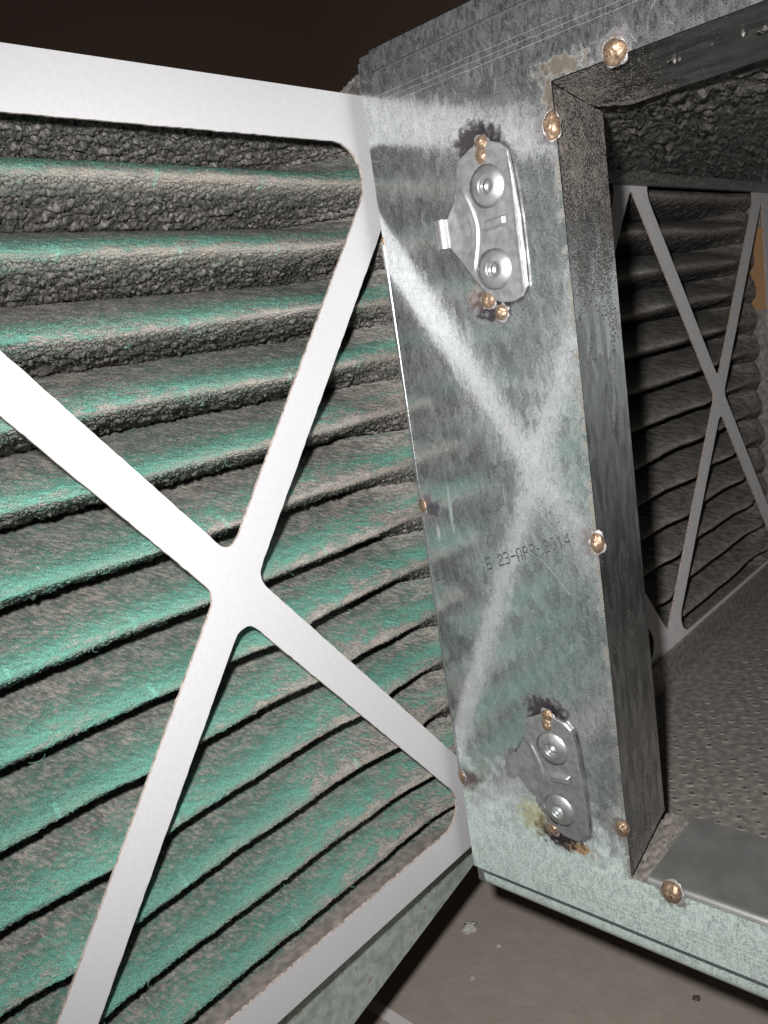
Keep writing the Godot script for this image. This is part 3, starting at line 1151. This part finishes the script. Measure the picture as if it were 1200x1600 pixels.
func card_face(parent: Node, x_front: float, z0: float, z1: float, centres: Array, half: float, face: Material, side: Material, rough_seed: int):
	var holes := []
	var lines := PackedFloat32Array([z0])
	for c in centres:
		holes.append_array(openings(c, half))
	holes.append(side_opening(centres[0] - 2 * half, centres[0], half, z0 + 0.028, z1 - 0.028))
	lines.append((maxf(z0 + 0.028, centres[0] - 2 * half) + centres[0]) * 0.5)
	for i in centres.size():
		lines.append(centres[i])
		var nxt: float = centres[i] + 2 * half
		holes.append(side_opening(centres[i], nxt, half, z0 + 0.028, z1 - 0.028))
		lines.append((centres[i] + minf(nxt, z1 - 0.028)) * 0.5)
	lines.append(z1)
	# frayed cut edges
	for h in holes.size():
		var src: PackedVector2Array = holes[h]
		var dense := PackedVector2Array()
		for i in src.size():
			var a := src[i]
			var b := src[(i + 1) % src.size()]
			var n := maxi(int(a.distance_to(b) / 0.004), 1)
			for k in n:
				var q := a.lerp(b, float(k) / n)
				var nn := (b - a).orthogonal().normalized()
				dense.append(q + nn * 0.0005 * n_mid.get_noise_2d(q.x * 160 + rough_seed, q.y * 160))
		holes[h] = dense
	var front := flat()
	var edge := flat()
	var ax := Vector3(0, 0, 1)
	var ay := Vector3(0, 1, 0)
	var o := Vector3(x_front, 0, 0)
	for i in lines.size() - 1:
		var polys := [PackedVector2Array([Vector2(lines[i], 0), Vector2(lines[i + 1], 0), Vector2(lines[i + 1], H), Vector2(lines[i], H)])]
		for h in holes:
			var nxt := []
			for q in polys:
				if Geometry2D.intersect_polygons(q, h).is_empty():
					nxt.append(q)
				else:
					for w in Geometry2D.clip_polygons(q, h):
						nxt.append(w)
			polys = nxt
		var skip := PackedFloat32Array([lines[i], lines[i + 1]])
		for q in polys:
			var t := Geometry2D.triangulate_polygon(q)
			for k in range(0, t.size(), 3):
				var tv := [q[t[k]], q[t[k + 1]], q[t[k + 2]]]
				if (tv[1] - tv[0]).cross(tv[2] - tv[0]) < 0.0:
					tv = [tv[0], tv[2], tv[1]]
				for v in tv:
					front.add_vertex(o + ax * v.x + ay * v.y)
				for v in [tv[0], tv[2], tv[1]]:
					front.add_vertex(o + ax * v.x + ay * v.y - Vector3(0.0018, 0, 0))
			walls(edge, q, o, ax, ay, Vector3(0.0018, 0, 0), skip)
	put("cardboard_face", commit(front), face, parent)
	put("cut_edge", commit(edge), M.cut, parent)
	# tray sides behind the face
	var back := x_front - 0.112
	var xf := x_front - 0.0020
	for q in [[Vector3(back, H - 0.0016, z0), Vector3(xf, H, z1)], [Vector3(back, 0.0, z0), Vector3(xf, 0.0016, z1)]]:
		var b := flat()
		box(b, q[0], q[1])
		put("cardboard_side", commit(b), M.dust, parent)
	for q in [[Vector3(back, 0.0016, z0), Vector3(xf, H - 0.0016, z0 + 0.0016)], [Vector3(back, 0.0016, z1 - 0.0016), Vector3(xf, H - 0.0016, z1)]]:
		var b := flat()
		box(b, q[0], q[1])
		put("cardboard_side", commit(b), side, parent)


func pleats(parent: Node, x_front: float, zs: PackedFloat32Array, count: int, rows: int, centre: float, half: float, sd: float, dusty: float, lumps: float):
	var pitch := 0.0425
	var cols := zs.size()
	var dust := Color(0.42, 0.383, 0.347)
	var dust2 := Color(0.150, 0.138, 0.128)
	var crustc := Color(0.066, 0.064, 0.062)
	var pale := Color(0.50, 0.455, 0.405)
	var g1 := Color(0.050, 0.150, 0.118)
	var g2 := Color(0.155, 0.430, 0.335)
	for k in count:
		var yc := 0.5880 - k * pitch
		var p := PackedVector3Array()
		var col := PackedColorArray()
		p.resize(rows * cols)
		col.resize(rows * cols)
		var wv := PackedFloat32Array()      # slow wander of this pleat
		var dv := PackedFloat32Array()
		var gv := PackedFloat32Array()
		wv.resize(cols)
		dv.resize(cols)
		gv.resize(cols)
		for c in cols:
			wv[c] = 0.0030 * n_low.get_noise_2d(zs[c] * 4.0 + sd, k * 3.3)
			dv[c] = 0.0022 * n_low.get_noise_2d(zs[c] * 6.0 + sd + 40, k * 2.1)
			gv[c] = n_low.get_noise_2d(zs[c] * 5.0 + sd + 80, k * 1.7)
		var gv2 := n_low.get_noise_1d(k * 4.4)
		var topmost := clampf(0.75 - 0.25 * k, 0.0, 1.0)
		var i := 0
		for r in rows:
			var t := float(r) / (rows - 1)
			if k == 0:
				t = lerpf(0.46, 1.0, t)
			elif k == count - 1:
				t = lerpf(0.0, 0.80, t)
			var q0 := t * 2.0 - 1.0
			t = 0.5 + 0.5 * signf(q0) * pow(absf(q0), 1.25)
			var s := t * 2.0 - 1.0
			var as_ := absf(s)
			var hyp := sqrt(s * s + 0.26)
			var prof := (hyp - 0.5099) / 0.6126
			var dxds := -s / hyp / 0.6126 * DEEP
			var dyds := -pitch * 0.5
			var nl := sqrt(dxds * dxds + dyds * dyds)
			# outward normal in (x, y)
			var nx := -dyds / nl
			var ny := dxds / nl
			var crumb := exp(-pow((t - 0.64) / 0.09, 2.0))
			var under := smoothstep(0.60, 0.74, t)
			var ridge_w := 1.0 - as_
			var arc := (k * 1.0 + t) * 0.150
			for c in cols:
				var z := zs[c]
				var bd := bar_distance(z, yc, centre, half)
				var push := exp(-bd * bd / 0.0005) * 0.0085 * ridge_w * ridge_w
				var um := z * 1000.0
				var vm := arc * 1000.0
				var wob := n_mid.get_noise_2d(um * 0.05 + sd, vm * 0.06)
				var fz := n_fine.get_noise_2d(um * 0.55, vm * 0.55)
				var strk := n_fine.get_noise_2d(um * 0.05 + 70.0, vm * 0.30 + um * 0.03)
				var cake := 0.0
				if under > 0.0 and lumps > 0.0:
					var cell := n_cell.get_noise_2d(um * 0.36 + wob * 1.6, vm * 0.36)
					cake = under * maxf(cell + 0.35 + wob * 0.8, 0.0) * (1.0 - smoothstep(0.93, 1.0, as_))
				var f2 := n_fine.get_noise_2d(um * 0.22 + 31.0, vm * 0.22)
				var soft := (0.00038 * fz + 0.00045 * f2) * (1.0 + 1.8 * crumb) + 0.0007 * wob
				var d := soft + cake * 0.0023 * lumps
				var x := x_front - 0.0220 - DEEP * prof * (1.0 - 0.88 * smoothstep(0.075, 0.004, z - zs[0] + 0.012 * n_low.get_noise_2d(yc * 40.0, sd))) + push + dv[c] * ridge_w + nx * d
				var y := yc - s * pitch * 0.5 - 0.0045 * ridge_w + wv[c] * ridge_w + ny * d
				p[i] = Vector3(x, y, z)
				# fleece shows where the dust has been shaken or rubbed off
				var low := clampf(smoothstep(0.02, 0.30, z) - topmost, 0.0, 1.0)
				var band := exp(-pow((t - lerpf(0.33, 0.47, low) - gv[c] * 0.12 - wob * 0.10) / lerpf(0.12, 0.18, low), 2.0))
				var more := 0.77 - dusty + gv[c] * 0.6 + (z - 0.10) * 1.0 - absf(yc - 0.22) * 0.4
				var gr := 0.95 * smoothstep(0.12, 0.95, band * (0.42 + more * 0.7) + more * 0.36 + fz * 0.20 + f2 * 0.18 + wob * 0.30 + strk * 0.30)
				gr += (1.0 - gr) * 0.24 * smoothstep(0.15, 0.75, more + strk * 0.3)
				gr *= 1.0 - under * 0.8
				var lipm := exp(-pow((t - 0.53 - wob * 0.04) / 0.095, 2.0)) * clampf(1.0 - low * 0.9 + fz * 0.35 + f2 * 0.3 + gv[c] * 0.5, 0.0, 1.0)
				gr *= 1.0 - 0.85 * lipm
				var dc := dust.lerp(dust2, clampf(0.5 + wob * 0.9 + fz * 0.9 + f2 * 0.8, 0.0, 1.0))
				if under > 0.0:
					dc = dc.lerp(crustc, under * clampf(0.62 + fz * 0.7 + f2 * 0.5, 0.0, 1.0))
				dc = dc.lerp(pale, lipm * 0.75)
				var gc := g1.lerp(g2, clampf(band * 0.75 + fz * 0.35 + wob * 0.3, 0.0, 1.0))
				var cc := dc.lerp(gc, gr)
				# pinched glue ticks across the crests
				if lumps > 0.8 and t > 0.36 and t < 0.64:
					var zk := roundf((z - 0.018 * gv2) / 0.078)
					var dz := z - 0.018 * gv2 - zk * 0.078 + 0.004 * n_low.get_noise_2d(zk * 9.0, k * 5.0) + 0.0012 * wob
					if n_low.get_noise_2d(zk * 3.7, k * 8.3) > -0.05:
						cc = cc.lerp(Color(0.26, 0.66, 0.52), 0.7 * exp(-dz * dz / 0.0000011) * smoothstep(0.15, 0.09, absf(t - 0.5)) * clampf(0.8 + fz, 0.0, 1.0))
				col[i] = cc
				i += 1
		put("pleat", sheet(rows, cols, p, col, PackedVector2Array()), M.fleece, parent)


func build_filters():
	# the near one
	var a := thing("pleated_filter", "large green pleated air filter with crossed white card frame beside the galvanised housing", "air filter")
	card_face(a, -0.010, -0.062, 0.812, [0.170, 0.590], 0.21, M.card, M.dust, 1)
	var zs := PackedFloat32Array()
	var z := -0.060
	while z < 0.44:
		zs.append(z)
		z += 0.0013
	while z < 0.809:
		zs.append(z)
		z += 0.007
	zs.append(0.809)
	pleats(a, -0.010, zs, 15, 86, 0.17, 0.21, 0.0, 0.30, 1.0)
	# loose fibres standing off the ridges
	var st := flat()
	for k in 70:
		var fz := rng.randf_range(-0.02, 0.42)
		var pi := rng.randi_range(0, 13)
		var y := 0.5818 - pi * 0.0425 + rng.randf_range(-0.006, 0.006)
		var x := -0.0330 + rng.randf_range(0.0, 0.0015)
		var ln := rng.randf_range(0.003, 0.010)
		var an := rng.randf_range(0, TAU)
		var pts := PackedVector3Array()
		for s in 6:
			var t := s / 5.0
			pts.append(Vector3(x + 0.0015 * sin(t * PI), y + sin(an + t * 1.2) * ln * t * 0.5, fz + cos(an + t * 1.2) * ln * t))
		tube(st, pts, 0.00010, 3)
	var fb := put("loose_fibre", commit(st), M.fibre, a)
	fb.set_meta("kind", "stuff")
	# the one inside
	var b := thing("pleated_filter", "dust grey pleated filter with white X frame deep inside the housing, seen through the opening", "air filter")
	card_face(b, -0.0035, -0.825, -0.10, [-0.600, -0.200], 0.20, M.card_far_bright, M.dust, 2)
	st = flat()
	box(st, Vector3(-0.075, 0.385, -0.8234), Vector3(-0.0056, 0.500, -0.8224))
	put("bare_card", commit(st), M.kraft, b)
	zs = PackedFloat32Array()
	z = -0.8215
	while z < -0.102:
		zs.append(z)
		z += 0.0026
	pleats(b, -0.0035, zs, 15, 34, -0.60, 0.20, 60.0, 0.62, 0.6)


# ---------------------------------------------------------------- the plate under the near filter
func build_plate():
	var st := flat()
	var poly := PackedVector2Array([Vector2(-0.055, -0.0015), Vector2(0.83, -0.0015), Vector2(0.83, -0.262), Vector2(0.113, -0.0911), Vector2(-0.055, -0.0544)])
	prism(st, poly, Vector3(-0.045, 0, 0), Vector3(0, 0, 1), Vector3(0, 1, 0), Vector3(0.0012, 0, 0))
	var o := put("support_plate", commit(st), M.zinc)
	tag(o, "slanted galvanised plate standing under the white bottom bar of the near filter", "metal plate")


# ---------------------------------------------------------------- setting and litter
func build_setting():
	var st := flat()
	quad(st, Vector3(-4, FLOOR_Y, -4), Vector3(4, FLOOR_Y, -4), Vector3(4, FLOOR_Y, 4), Vector3(-4, FLOOR_Y, 4))
	var f := put("floor", commit(st), M.floor)
	f.set_meta("kind", "structure")
	f.set_meta("label", "brown grey painted plant room floor below the housing")
	st = flat()
	box(st, Vector3(-2.7, FLOOR_Y + 0.002, -2.9), Vector3(2.7, 2.6, -2.7))
	box(st, Vector3(-2.9, FLOOR_Y + 0.002, -2.9), Vector3(-2.702, 2.6, 2.7))
	var w := put("wall", commit(st), M.wall)
	w.set_meta("kind", "structure")
	w.set_meta("label", "dark brown wall far behind the filters")


func build_litter():
	# a strip of white paper on the floor
	var st := flat()
	var poly := PackedVector2Array([Vector2(-0.2276, -0.0508), Vector2(-0.10, -0.049), Vector2(-0.10, -0.035), Vector2(-0.2257, -0.037)])
	prism(st, poly, Vector3(0, FLOOR_Y + 0.0012, 0), Vector3(1, 0, 0), Vector3(0, 0, 1), Vector3(0, 0.0008, 0))
	var o := put("paper_strip", commit(st), M.paper)
	tag(o, "narrow white strip lying on the brown floor beyond the slanted plate", "strip")
	# flecks of lint
	var k := 0
	var spots := [[-0.1999, -0.2009, 0.0095, "largest white lint tuft on the brown floor beside the plate's shadow"], [-0.1503, -0.1377, 0.0030, "small pale lint fleck on the floor below the large tuft"], [-0.1531, -0.1948, 0.0026, "tiny pale lint fleck on the floor to the side of the large tuft"], [0.0671, -0.2449, 0.0040, "dark crumb lying on the brown floor below the housing's bottom fold"]]
	for s in spots:
		var p := PackedVector3Array()
		for r in 9:
			for c in 15:
				var a := TAU * (c % 14) / 14.0
				var b := PI * 0.5 * r / 8.0
				var rr: float = s[2] * (1.0 + 0.9 * n_mid.get_noise_3d(cos(a) * 1.4 + k * 7.0, sin(a) * 1.4, b))
				p.append(Vector3(cos(a) * cos(b) * rr, sin(b) * rr * 0.55, sin(a) * cos(b) * rr))
		var m := put("dark_crumb" if k == 3 else "lint_tuft", sheet(9, 15, p), M.soot if k == 3 else M.lint)
		m.position = Vector3(s[0], FLOOR_Y, s[1])
		tag(m, s[3], "crumb" if k == 3 else "lint", "" if k == 3 else "lint flecks on the floor")
		k += 1
